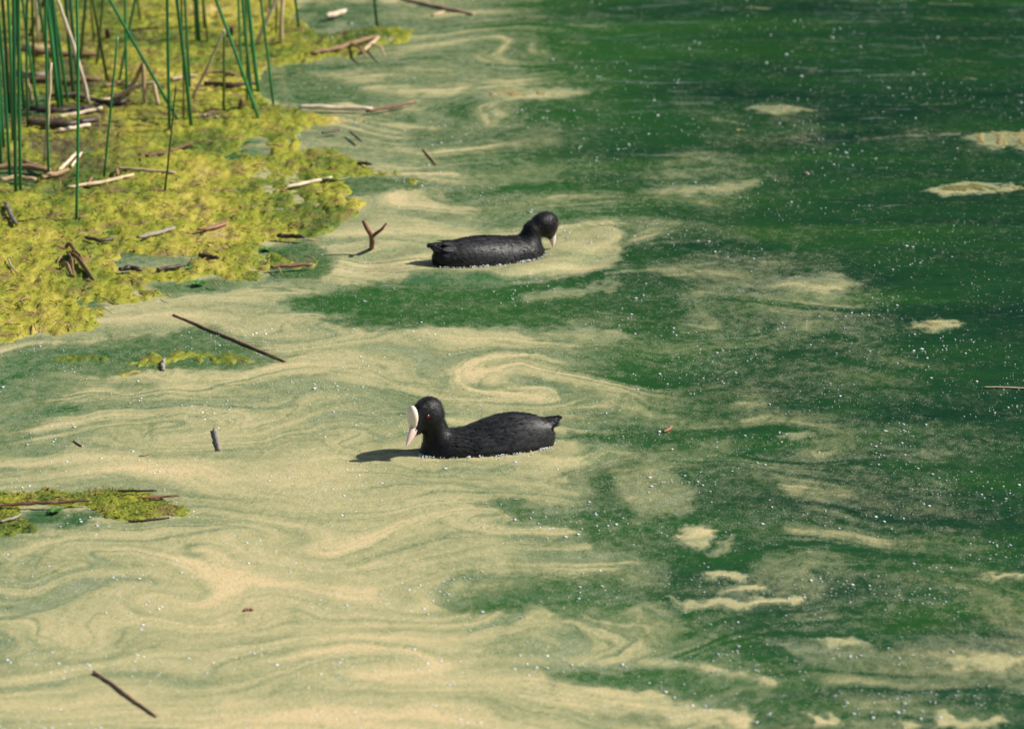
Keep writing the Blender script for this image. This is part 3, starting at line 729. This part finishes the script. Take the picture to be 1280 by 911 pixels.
for px, hw, m, nm, lab, cat in STICK:
    inmat = px[0][0] < 470 and px[0][1] < 345 or nm == 'stem'
    z = (.003 if 'near rim' in lab else .012) if inmat else .002
    pts0 = [G(p[0], p[1], z) for p in px]
    sc = (pts0[0].y*CP+CAMH*SP)/FPX
    out = []
    for a, b in zip(pts0[:-1], pts0[1:]):
        for k in range(5): out.append(a.lerp(b, k/5))
    out.append(pts0[-1]); n = len(out); rg = random.Random(len(lab)*7+int(px[0][0]))
    out = [p + Vector((rg.uniform(-1,1)*hw*sc*.2, rg.uniform(-1,1)*hw*sc*.6, rg.uniform(-.2,.5)*hw*sc*.6 + (hw*sc*.35))) for p in out]
    rad = [hw*sc*rg.uniform(.85,1.12)*(.65+.35*math.sin(math.pi*(.12+.8*i/(n-1)))) for i in range(n)]
    ex = []
    if 'forked brown' in lab:
        j = out[n//2]; ex = [([j, j+Vector((.03,-.10,.01)), j+Vector((.045,-.2,.004))], [hw*sc*.7, hw*sc*.5, hw*sc*.3])]
    if 'thick dark end' in lab: rad[0] *= 1.5; rad[1] *= 1.35; rad[-1] *= .7
    obj_tube(nm, out, rad, m, lab, cat, None, 8, 3.0 if 'yellowish leaf blade' in lab else 1.2, .09, ex)
# curled dead leaves
M_LEAFDEAD = simple('dead_leaf', (.10,.06,.025), (.34,.22,.10), 70, .7, .6, .0015, None, .25)
e = bpy.data.objects.new('dead_leaf_cluster', None); COL.objects.link(e); e.location = G(98, 335, .01)
tag(e, 'cluster of curled brown dead leaf blades sunk in the algae', 'dead leaves')
for (x0, y0, x1, y1, hw) in ((84,316,118,352,3.6),(91,314,112,346,3.4),(78,332,90,345,3.2),(86,318,92,346,3.0),(82,310,96,316,2.6)):
    a, b = G(x0, y0, .012), G(x1, y1, .004); mid = a.lerp(b, .45)+Vector((0,0,.014))
    pts = [a.lerp(mid, t/4)+Vector((0,0,.004*math.sin(t/4*3.14))) for t in range(4)] + [mid.lerp(b, t/4) for t in range(5)]
    c, f = tube([p-e.location for p in pts], [hw*1.9e-3*(.5+.5*math.sin(math.pi*(.15+.75*i/8))) for i in range(9)], 8, True, .45, .08, random)
    mesh_np('leaf_blade', c, f, M_LEAFDEAD, e)
# bright sprouts
M_SPROUT = simple('sprout', (.04,.13,.02), (.10,.24,.045), 40, .45, .2, .001)
for (x, y, s_, lab) in ((238,337,1.0,'small bright green sprout between dark sticks in the algae'),(248,357,1.1,'bright green sprout at the near algae edge'),(333,314,.9,'small green sprout in the dark inlet near the reddish stick'),(67,641,1.0,'dark green sprout in the hole of the algae island'),(212,222,.6,'tiny green sprout at the foot of the withered rush')):
    b = G(x, y, .001); rg = random.Random(int(x)); parts = []
    e = bpy.data.objects.new('sprout', None); COL.objects.link(e); e.location = b; tag(e, lab, 'sprout')
    for k in range(7):
        a = k*.9+rg.uniform(-.2,.2); L = .016*s_*rg.uniform(.7,1.4)
        dr = Vector((math.cos(a), math.sin(a), rg.uniform(.15,.5)))*L; sd_ = Vector((-math.sin(a), math.cos(a), 0))*L*.36
        top = Vector((0,0,.004))
        cl = [Vector((0,0,.002)), dr*.35+sd_, dr*.35+top, dr*.35-sd_, dr*.7+sd_*.9, dr*.75+top, dr*.7-sd_*.9, dr*1.05]
        mesh_np('leaf', cl, [(0,1,2),(0,2,3),(1,4,5),(1,5,2),(2,5,6),(2,6,3),(4,7,5),(5,7,6)], M_SPROUT, e)

# ------------------------------------------------------------------ coots
def ell(P, c, r):
    q_ = (P-np.array(c))/np.array(r); k = np.linalg.norm(q_, axis=-1)
    k2 = np.linalg.norm((P-np.array(c))/np.array(r)**2, axis=-1)+1e-9
    return k*(k-1)/k2
def cone(P, a, b, ra, rb, sy=1.0):
    a, b = np.array(a, float), np.array(b, float); Q = P.copy(); Q[...,1] = Q[...,1]/sy
    ab = b-a; t = np.clip(((Q-a)@ab)/(ab@ab), 0, 1)
    return np.linalg.norm(Q-(a+t[...,None]*ab), axis=-1) - (ra+(rb-ra)*t)
def smin(a, b, k):
    h = np.clip(.5+.5*(b-a)/k, 0, 1)
    return b*(1-h)+a*h - k*h*(1-h)
def surface_nets(fn, lo, hi, h):
    ax = [np.arange(l, u+h, h) for l, u in zip(lo, hi)]
    P = np.stack(np.meshgrid(*ax, indexing='ij'), -1); F = fn(P); sh = F.shape
    s = F < 0
    cs = tuple(n-1 for n in sh)
    acc = np.zeros(cs+(3,)); cnt = np.zeros(cs)
    corners = [(i,j,k) for i in (0,1) for j in (0,1) for k in (0,1)]
    def sub(A, c): return A[c[0]:c[0]+cs[0], c[1]:c[1]+cs[1], c[2]:c[2]+cs[2]]
    for c0 in corners:
        for d in range(3):
            if c0[d]: continue
            c1 = list(c0); c1[d] = 1
            a, b = sub(F, c0), sub(F, c1); m = (a < 0) != (b < 0)
            t = np.where(m, a/(np.where(m, a-b, 1)), 0)
            pt = np.zeros(cs+(3,)); pt[...] = c0; pt[..., d] += t
            acc += pt*m[..., None]; cnt += m
    act = cnt > 0
    vid = np.full(cs, -1); vid[act] = np.arange(act.sum())
    ii = np.argwhere(act)
    co = np.array(lo) + h*(ii + acc[act]/cnt[act][:,None])
    faces = []
    for d in range(3):
        u, v = (d+1) % 3, (d+2) % 3
        sl0 = [slice(None)]*3; sl1 = [slice(None)]*3; sl0[d] = slice(0,-1); sl1[d] = slice(1,None)
        a, b = s[tuple(sl0)], s[tuple(sl1)]
        e = np.argwhere(a != b); e = e[(e[:,u] > 0) & (e[:,v] > 0) & (e[:,u] < sh[u]-1) & (e[:,v] < sh[v]-1)]
        fl = a[tuple(e.T)]
        def vv(du, dv):
            q_ = e.copy(); q_[:,u] -= du; q_[:,v] -= dv; return vid[tuple(q_.T)]
        qd = np.stack([vv(0,0), vv(1,0), vv(1,1), vv(0,1)], 1)
        qd[~fl] = qd[~fl][:, ::-1]
        faces.append(qd)
    return co, np.concatenate(faces)

def feather_mat(name, c0, c1, rough):
    q = Nodes(name)
    a = q.n('Attribute', attribute_name='shade').outputs['Fac']
    n = q.noise(260, 3, .6, vec=q.n('TexCoord').outputs['Object'], stretch=(.3,1,1))
    f = q.math('ADD', q.math('MULTIPLY', n, .6), q.math('MULTIPLY', a, .5))
    q.l(q.ramp(f, [(.2, c0), (.8, c1)]), q.b.inputs['Base Color'])
    q.b.inputs['Roughness'].default_value = rough; q.b.inputs['Specular IOR Level'].default_value = .3
    q.b.inputs['Sheen Weight'].default_value = .05
    q.l(q.bump(n, .5, .001), q.b.inputs['Normal'])
    return q.m
M_PLUME = feather_mat('coot_plumage', (.003,.003,.0034), (.017,.017,.0185), .5)
M_WING = feather_mat('coot_wing', (.003,.003,.0034), (.030,.030,.033), .48)
M_HEAD = feather_mat('coot_head_plumage', (.002,.002,.0024), (.008,.008,.0088), .5)
q = Nodes('shield'); n = q.noise(120, 3, .5, vec=q.n('TexCoord').outputs['Object'])
q.l(q.ramp(n, [(.3, (.78,.66,.53)), (.7, (.84,.75,.64))]), q.b.inputs['Base Color']); q.b.inputs['Roughness'].default_value = .42
q.b.inputs['Subsurface Weight'].default_value = .1; q.b.inputs['Subsurface Scale'].default_value = .004; M_SHIELD = q.m
q = Nodes('bill'); n = q.noise(90, 3, .5, vec=q.n('TexCoord').outputs['Object'])
q.l(q.ramp(n, [(.3, (.80,.55,.46)), (.65, (.88,.72,.63))]), q.b.inputs['Base Color']); q.b.inputs['Roughness'].default_value = .38; M_BILL = q.m
q = Nodes('eye_red'); q.b.inputs['Base Color'].default_value = (.45,.015,.012,1); q.b.inputs['Roughness'].default_value = .12; M_EYE = q.m
q = Nodes('pupil'); q.b.inputs['Base Color'].default_value = (.004,.004,.004,1); q.b.inputs['Roughness'].default_value = .08; M_PUPIL = q.m

def ball(c, r, seg=14, ring=9, ax=None):
    co, f = [], []
    for i in range(ring+1):
        th = math.pi*i/ring
        for k in range(seg):
            ph = 2*math.pi*k/seg
            v = Vector((r[0]*math.sin(th)*math.cos(ph), r[1]*math.sin(th)*math.sin(ph), r[2]*math.cos(th)))
            if ax is not None: v = ax @ v
            co.append(v+Vector(c))
    for i in range(ring):
        for k in range(seg):
            f.append((i*seg+k, (i+1)*seg+k, (i+1)*seg+(k+1) % seg, i*seg+(k+1) % seg))
    return co, f
def make_coot(loc, heading, label, p):
    """p holds the pose in millimetres in the bird's own frame: x to the bill, z up, z=0 at the waterline"""
    mm = 1e-3
    root = bpy.data.objects.new('coot', None); COL.objects.link(root)
    root.location = (loc.x, loc.y, 0); root.rotation_euler.z = heading
    tag(root, label, 'coot', 'coots swimming in the pond')
    hy = p['yaw']; hc = np.array(p['skull'], float)
    def unyaw(P):
        D = P-hc; c, s_ = math.cos(-hy), math.sin(-hy)
        return np.stack([D[...,0]*c-D[...,1]*s_, D[...,0]*s_+D[...,1]*c, D[...,2]], -1)+hc
    def yaw(v):
        d = np.array(v, float)-hc; c, s_ = math.cos(hy), math.sin(hy)
        return Vector((d[0]*c-d[1]*s_+hc[0], d[0]*s_+d[1]*c+hc[1], d[2]+hc[2]))*mm
    def f(P):
        d = ell(P, (8,0,2), (124,56,50))
        d = smin(d, ell(P, (-38,0,24), (88,46,p['hump'])), 14)
        d = smin(d, ell(P, (-92,0,12), (37,27,32)), 16)
        d = smin(d, cone(P, (-94,0,34), (-140,0,p['tail']), 20, 4.0, 1.4), 8)
        d = smin(d, ell(P, (92,0,4), (56,47,40)), 16)
        # crease of the folded wing along the flank
        nk = p['neck']
        for (a, ra), (b, rb) in zip(nk[:-1], nk[1:]): d = smin(d, cone(P, a, b, ra, rb), 9)
        Q = unyaw(P)
        h = ell(Q, p['skull'], p['skull_r'])
        for a, b, ra, rb, sy in p['face']: h = smin(h, cone(Q, a, b, ra, rb, sy), 8)
        return smin(d, h, 8)
    co, fc = surface_nets(f, (-150,-66,-52), (215,66,132), 3.0)
    # light smoothing
    nb = np.zeros_like(co); ct = np.zeros(len(co))
    for a, b in ((0,1),(1,2),(2,3),(3,0)):
        np.add.at(nb, fc[:,a], co[fc[:,b]]); np.add.at(ct, fc[:,a], 1); np.add.at(nb, fc[:,b], co[fc[:,a]]); np.add.at(ct, fc[:,b], 1)
    co = co*.5 + .5*nb/ct[:,None]
    eps = 1.0
    N = np.stack([f(co+np.eye(3)[i]*eps)-f(co-np.eye(3)[i]*eps) for i in range(3)], 1)
    N /= np.linalg.norm(N, axis=1)[:,None]+1e-9
    isneck = (co[:,0] > 84) & (co[:,2] > 40-(co[:,0]-84)*.9)
    sh = RNG.random(len(co))*.5
    body = mesh_np('body', co*mm, fc, M_PLUME, root, attrs={'shade': sh*.6})
    body.data.materials.append(M_HEAD)
    mi = isneck[fc].all(1).astype(np.int32); body.data.polygons.foreach_set('material_index', mi)
    # plumage: overlapping little feathers lying along the body
    g = np.random.default_rng(int(p['seed']))
    def feathers(name, ok, count, Lr, Wr, lift, mat, flow):
        pk = g.choice(ok, count); b = co[pk]+g.normal(size=(count,3))*1.2; n = N[pk]
        fl = flow(b); fl = fl + g.normal(size=fl.shape)*.16
        t = fl - (fl*n).sum(1)[:,None]*n; t /= np.linalg.norm(t, axis=1)[:,None]+1e-9
        s_ = np.cross(n, t); L = g.uniform(*Lr, count)[:,None]; W = g.uniform(*Wr, count)[:,None]
        b0 = b + n*.15
        v = np.stack([b0-t*L*.2, b0+t*L*.35+s_*W*.5+n*lift*.3, b0+t*L*.8+n*lift, b0+t*L*.35-s_*W*.5+n*lift*.3], 1).reshape(-1,3)
        return mesh_np(name, v*mm, np.arange(count*4).reshape(-1,4), mat, root, attrs={'shade': np.repeat(g.random(count), 4)})
    above = co[:,2] > -6
    bodyflow = lambda b: np.tile(np.array([-1.,0,-.06]), (len(b),1))
    def headflow(b):
        v = np.array([100.,0,12]) - b; v[:,1] *= .3
        bk = np.tile(np.array([-1.,0,-.35]), (len(b),1))
        hgt = np.clip((b[:,2]-55)/30, 0, 1)[:,None]
        v /= np.linalg.norm(v, axis=1)[:,None]; return v*(1-hgt)+bk*hgt
    feathers('plumage', np.nonzero(above & ~isneck)[0], 6500, (7,16), (3.0,6.0), 1.0, M_PLUME, bodyflow)
    feathers('head_plumage', np.nonzero(above & isneck)[0], 4200, (3,6.5), (1.0,2.0), .7, M_HEAD, headflow)
    # folded wings: rows of broad feathers, longest at the rear
    for side in (1, -1):
        V_, F_, A_ = [], [], []
        for row in range(7):
            for kf in range(13):
                x = 66 - kf*12.5 - row*3; zz = p['hump'] + 20 - row*8.5 - abs(x+30)*.05
                if row < 1 and x > 30: continue
                y0 = side*54*math.sqrt(max(.02, 1-((x+20)/135)**2))*(.35+.65*min(1, row/3.5))
                j = np.argmin(((co-np.array([x, y0, zz]))**2).sum(1)); b, n = co[j], N[j]
                L = min((26 if row < 3 else 32) + max(0, -x-10)*.10, x+(132 if row < 3 else 122)); W = 14
                if L < 10: continue
                t = np.array([-1., -side*.10, .03 + .05*(row > 3)]); t = t-(t@n)*n; t /= np.linalg.norm(t); s_ = np.cross(n, t)
                k0 = len(V_); lf = 1.0 + .25*(7-row)*.3
                for a_, wv, hh in ((-.15,.5,.1),(.2,.95,.4),(.55,1,lf*.5+.2),(.85,.7,lf*.5+.2),(1,.2,lf*.5)):
                    base_ = b + t*L*a_
                    jn = np.argmin(((co-base_)**2).sum(1)); pn = co[jn]; nn = N[jn]
                    c_ = base_ + nn*max(0, (pn-base_)@nn) + nn*hh
                    for sgn in (-1, 0, 1): V_.append(c_ + s_*sgn*W*wv*.5 + nn*(.5 if sgn == 0 else 0))
                for i_ in range(4):
                    for q_ in range(2): F_.append((k0+i_*3+q_, k0+i_*3+q_+1, k0+i_*3+q_+4, k0+i_*3+q_+3))
                A_ += [g.random()*.9]*15
        mesh_np('wing', np.array(V_)*mm, F_, M_WING, root, attrs={'shade': A_})
    # tail feathers
    V_, F_ = [], []
    for k in range(9):
        a = (k-4)/4
        st = np.array([-104, a*15, 40-abs(a)*6]); en = np.array([-145+abs(a)*4, a*19, p['tail']+1-abs(a)*9])
        k0 = len(V_)
        for t_, wv in ((0,4),(.4,5.5),(.8,5),(1,1.5)):
            c_ = st*(1-t_)+en*t_
            for sgn in (-1,0,1): V_.append(c_+np.array([0, sgn*wv, .8 if sgn == 0 else 0]))
        for i_ in range(3):
            for q_ in range(2): F_.append((k0+i_*3+q_, k0+i_*3+q_+1, k0+i_*3+q_+4, k0+i_*3+q_+3))
    mesh_np('tail', np.array(V_)*mm, F_, M_PLUME, root, attrs={'shade': np.full(len(V_), .2)})
    # frontal shield
    (sx, sz), hh, tilt, thick, wid = p['shield']
    ax = Matrix.Rotation(hy, 3, 'Z') @ Matrix.Rotation(tilt, 3, 'Y')
    c, fq = ball((0,0,0), (thick*mm, wid*mm, hh*mm), 18, 12)
    cc = []
    for v in c:
        zr = v.z/(hh*mm); k = .70+.30*min(1, (zr+1)/1.1) ; cc.append(yaw((sx, 0, sz)) + ax @ Vector((v.x*(.8+.2*zr), v.y*k, v.z)))
    mesh_np('frontal_shield', cc, fq, M_SHIELD, root)
    # bill: upper and lower mandible
    def mand(name, a, b, h0, w0, drop, par=None):
        A, B = np.array(a, float), np.array(b, float); co_, n_, sg = [], 9, 12
        t = B-A; ln = np.linalg.norm(t); t /= ln; up = np.array([-t[2], 0, t[0]])
        if up[2] < 0 and abs(up[2]) > .3: up = -up
        if up[0] < 0 and abs(up[2]) <= .3: up = -up
        for i in range(n_+1):
            s_ = i/n_; ctr = A+t*ln*s_ - up*drop*s_*s_
            k = (1-s_**1.7)**.8 if s_ < 1 else .02
            k = max(k, .03)
            for j in range(sg):
                an = 2*math.pi*j/sg
                co_.append(yaw(ctr + up*math.sin(an)*h0*k + np.array([0,1,0])*math.cos(an)*w0*k))
        f_ = [(i*sg+j, i*sg+(j+1) % sg, (i+1)*sg+(j+1) % sg, (i+1)*sg+j) for i in range(n_) for j in range(sg)]
        return mesh_np(name, co_, f_, M_BILL, root)
    mand('bill', p['bill'][0], p['bill'][1], 11.0, 8.2, p['bill'][2])
    b0, b1 = np.array(p['bill'][0], float), np.array(p['bill'][1], float); t = (b1-b0); up = np.array([t[2], 0, -t[0]])/np.linalg.norm(t)
    if up[0] > 0: up = -up
    mand('lower_bill', b0+up*7.0, b0*.16+b1*.84+up*2.4, 3.6, 4.6, 0)
    # eyes
    ex, ez = p['eye']
    for side in (1, -1):
        ys_ = np.linspace(0, 40, 161); Pq = np.stack([np.full(161, ex), side*ys_, np.full(161, ez)], -1) + 0*hc
        Pw = np.array([np.array(yaw(v))/mm for v in Pq]); fv = f(Pw); j = int(np.argmax(fv > 0))
        pc = Pq[j] - np.array([0, side*p.get('eye_in', 1.6), 0])
        c, fq = ball(yaw(pc), (3.7*mm, 3.0*mm, 3.7*mm)); e_ = mesh_np('eye', c, fq, M_EYE, root)
        c, fq = ball(yaw(pc+np.array([.3, side*1.9, 0])), (1.8*mm, 1.5*mm, 1.8*mm)); mesh_np('pupil', c, fq, M_PUPIL, e_)
    return root, co*mm, N
POSE1 = dict(seed=1, yaw=R(36), hump=46, tail=53, skull=(133,0,85), skull_r=(37,27,35),
    neck=[((88,0,8),42),((110,0,26),30),((119,0,52),23.5),((127,0,76),26)],
    face=[((146,0,80),(176,0,66),21,11,.85), ((140,0,70),(174,0,54),18,6,.85), ((157,0,96),(178,0,80),15,11,.85)],
    shield=((183,86), 27, R(3), 11, 13), bill=((177,0,66),(206,0,32),1.0), eye=(157,88))
POSE2 = dict(seed=2, yaw=R(14), hump=31, tail=50, skull=(156,0,68), skull_r=(31,25,29),
    neck=[((92,0,6),40),((112,0,30),26),((121,0,56),20.5),((141,0,70),21)],
    face=[((165,0,60),(176,0,44),20,10,.8), ((158,0,56),(168,0,38),19,8,.8), ((172,0,74),(178,0,60),14,10,.8)],
    shield=((181,62), 21, R(14), 7.5, 9), bill=((175,0,46),(180,0,8),1.0), eye=(170,70), eye_in=2.8)
c1, co1, N1 = make_coot(C1, H1, 'black coot with white shield and red eye, bill lowered and head held high', POSE1)
c2, co2, N2 = make_coot(C2, H2, 'black coot turned away with neck arched and bill dipped towards the water', POSE2)

# ------------------------------------------------------------------ bubbles, fluff, litter
q = Nodes('white_fluff'); q.l(q.ramp(q.noise(300, 2), [(.3, (.58,.61,.62)), (.7, (.86,.88,.90))]), q.b.inputs['Base Color'])
q.b.inputs['Roughness'].default_value = .5; M_FLUFF = q.m
OCT = np.array([(1,0,0),(0,1,0),(-1,0,0),(0,-1,0),(0,0,1),(0,0,-1)], float)
OF = np.array([(0,1,4),(1,2,4),(2,3,4),(3,0,4),(1,0,5),(2,1,5),(3,2,5),(0,3,5)])
def blobs(name, P, Rd, mat, label, cat, flat=.55, parent=None):
    n = len(P); a = RNG.random(n)*6.28; st = RNG.uniform(.7, 1.4, n)
    o3 = OCT[None]*np.stack([Rd*st, Rd/st, Rd*flat], 1)[:,None,:]
    ca, sa = np.cos(a)[:,None], np.sin(a)[:,None]
    o3 = np.stack([o3[...,0]*ca-o3[...,1]*sa, o3[...,0]*sa+o3[...,1]*ca, o3[...,2]], -1)
    co = (P[:,None,:]+o3).reshape(-1,3); f = (np.arange(n)[:,None,None]*6+OF[None]).reshape(-1,3)
    o = mesh_np(name, co, f, mat); tag(o, label, cat, kind='stuff'); return o
n = 22000
U, W_ = RNG.uniform(-150, 1430, n), RNG.uniform(-60, 960, n)
clump = perlin(U/120, W_/45)
keep = (RNG.random(n) < .22+1.3*clump) & ~((U < 330) & (W_ < 400))
FP = np.array([G(u, v, 0) for u, v in zip(U[keep], W_[keep])])
FP[:,2] = waves(FP[:,0], FP[:,1])+.0015
FR = .0011+.0016*RNG.random(len(FP))**2 + .0030*(RNG.random(len(FP)) < .18)*RNG.random(len(FP))
blobs('seed_fluff', FP, FR, M_FLUFF, 'scattered white specks of seed fluff floating on the pond', 'seed fluff', .38)
def foam(c, hd, co, lab, ang):
    m = np.abs(co[:,2]) < .004; L = co[m]
    a = np.cos(hd), np.sin(hd)
    W2 = np.stack([L[:,0]*a[0]-L[:,1]*a[1]+c.x, L[:,0]*a[1]+L[:,1]*a[0]+c.y], 1)
    lo_ = L[:,1]*ang > 0
    W2 = W2[lo_]; ctr = np.array([c.x, c.y])
    cw = np.clip(.25+1.4*perlin(W2[:,0]*45, W2[:,1]*45+hd), .02, 2)
    pk = RNG.choice(len(W2), 420, p=cw/cw.sum()); d = W2[pk]-ctr; d /= np.linalg.norm(d, axis=1)[:,None]
    P = W2[pk]+d*(np.abs(RNG.normal(size=(420,1)))*.008-.002) + RNG.normal(size=(420,2))*.0015
    z = waves(P[:,0], P[:,1])+.002+.003*RNG.random(420)
    blobs('foam', np.column_stack([P, z]), (.0006+.0016*RNG.random(420)**2), M_FLUFF, lab, 'foam', .8)
foam(C1, H1, co1, 'white foam bubbles along the flank of the near coot with the visible shield', 1)
foam(C2, H2, co2, 'white foam bubbles along the flank of the far coot with arched neck', -1)
# plant litter on the mat
nl = 300; parts = []
for k in range(nl):
    while True:
        u, v = random.uniform(-40, 400), random.uniform(-20, 420)
        if v < 425-u*.25 or (u < 380 and v < 330): break
    p = G(u, v, .012); a = random.uniform(0, 3.14); L = random.uniform(.004, .022)
    d = Vector((math.cos(a)*L, math.sin(a)*L*1.5, random.uniform(-.3,.5)*L*.5))
    parts.append(tube([p-d, p+Vector((0,0,.002)), p+d], [random.uniform(.0005,.0012), random.uniform(.001,.0026), .0006], 5))
c, f = merge(parts); o = mesh_np('plant_litter', c, f, M_LEAFDEAD); tag(o, 'fine brown plant litter strewn over the algae mat', 'litter', kind='stuff')
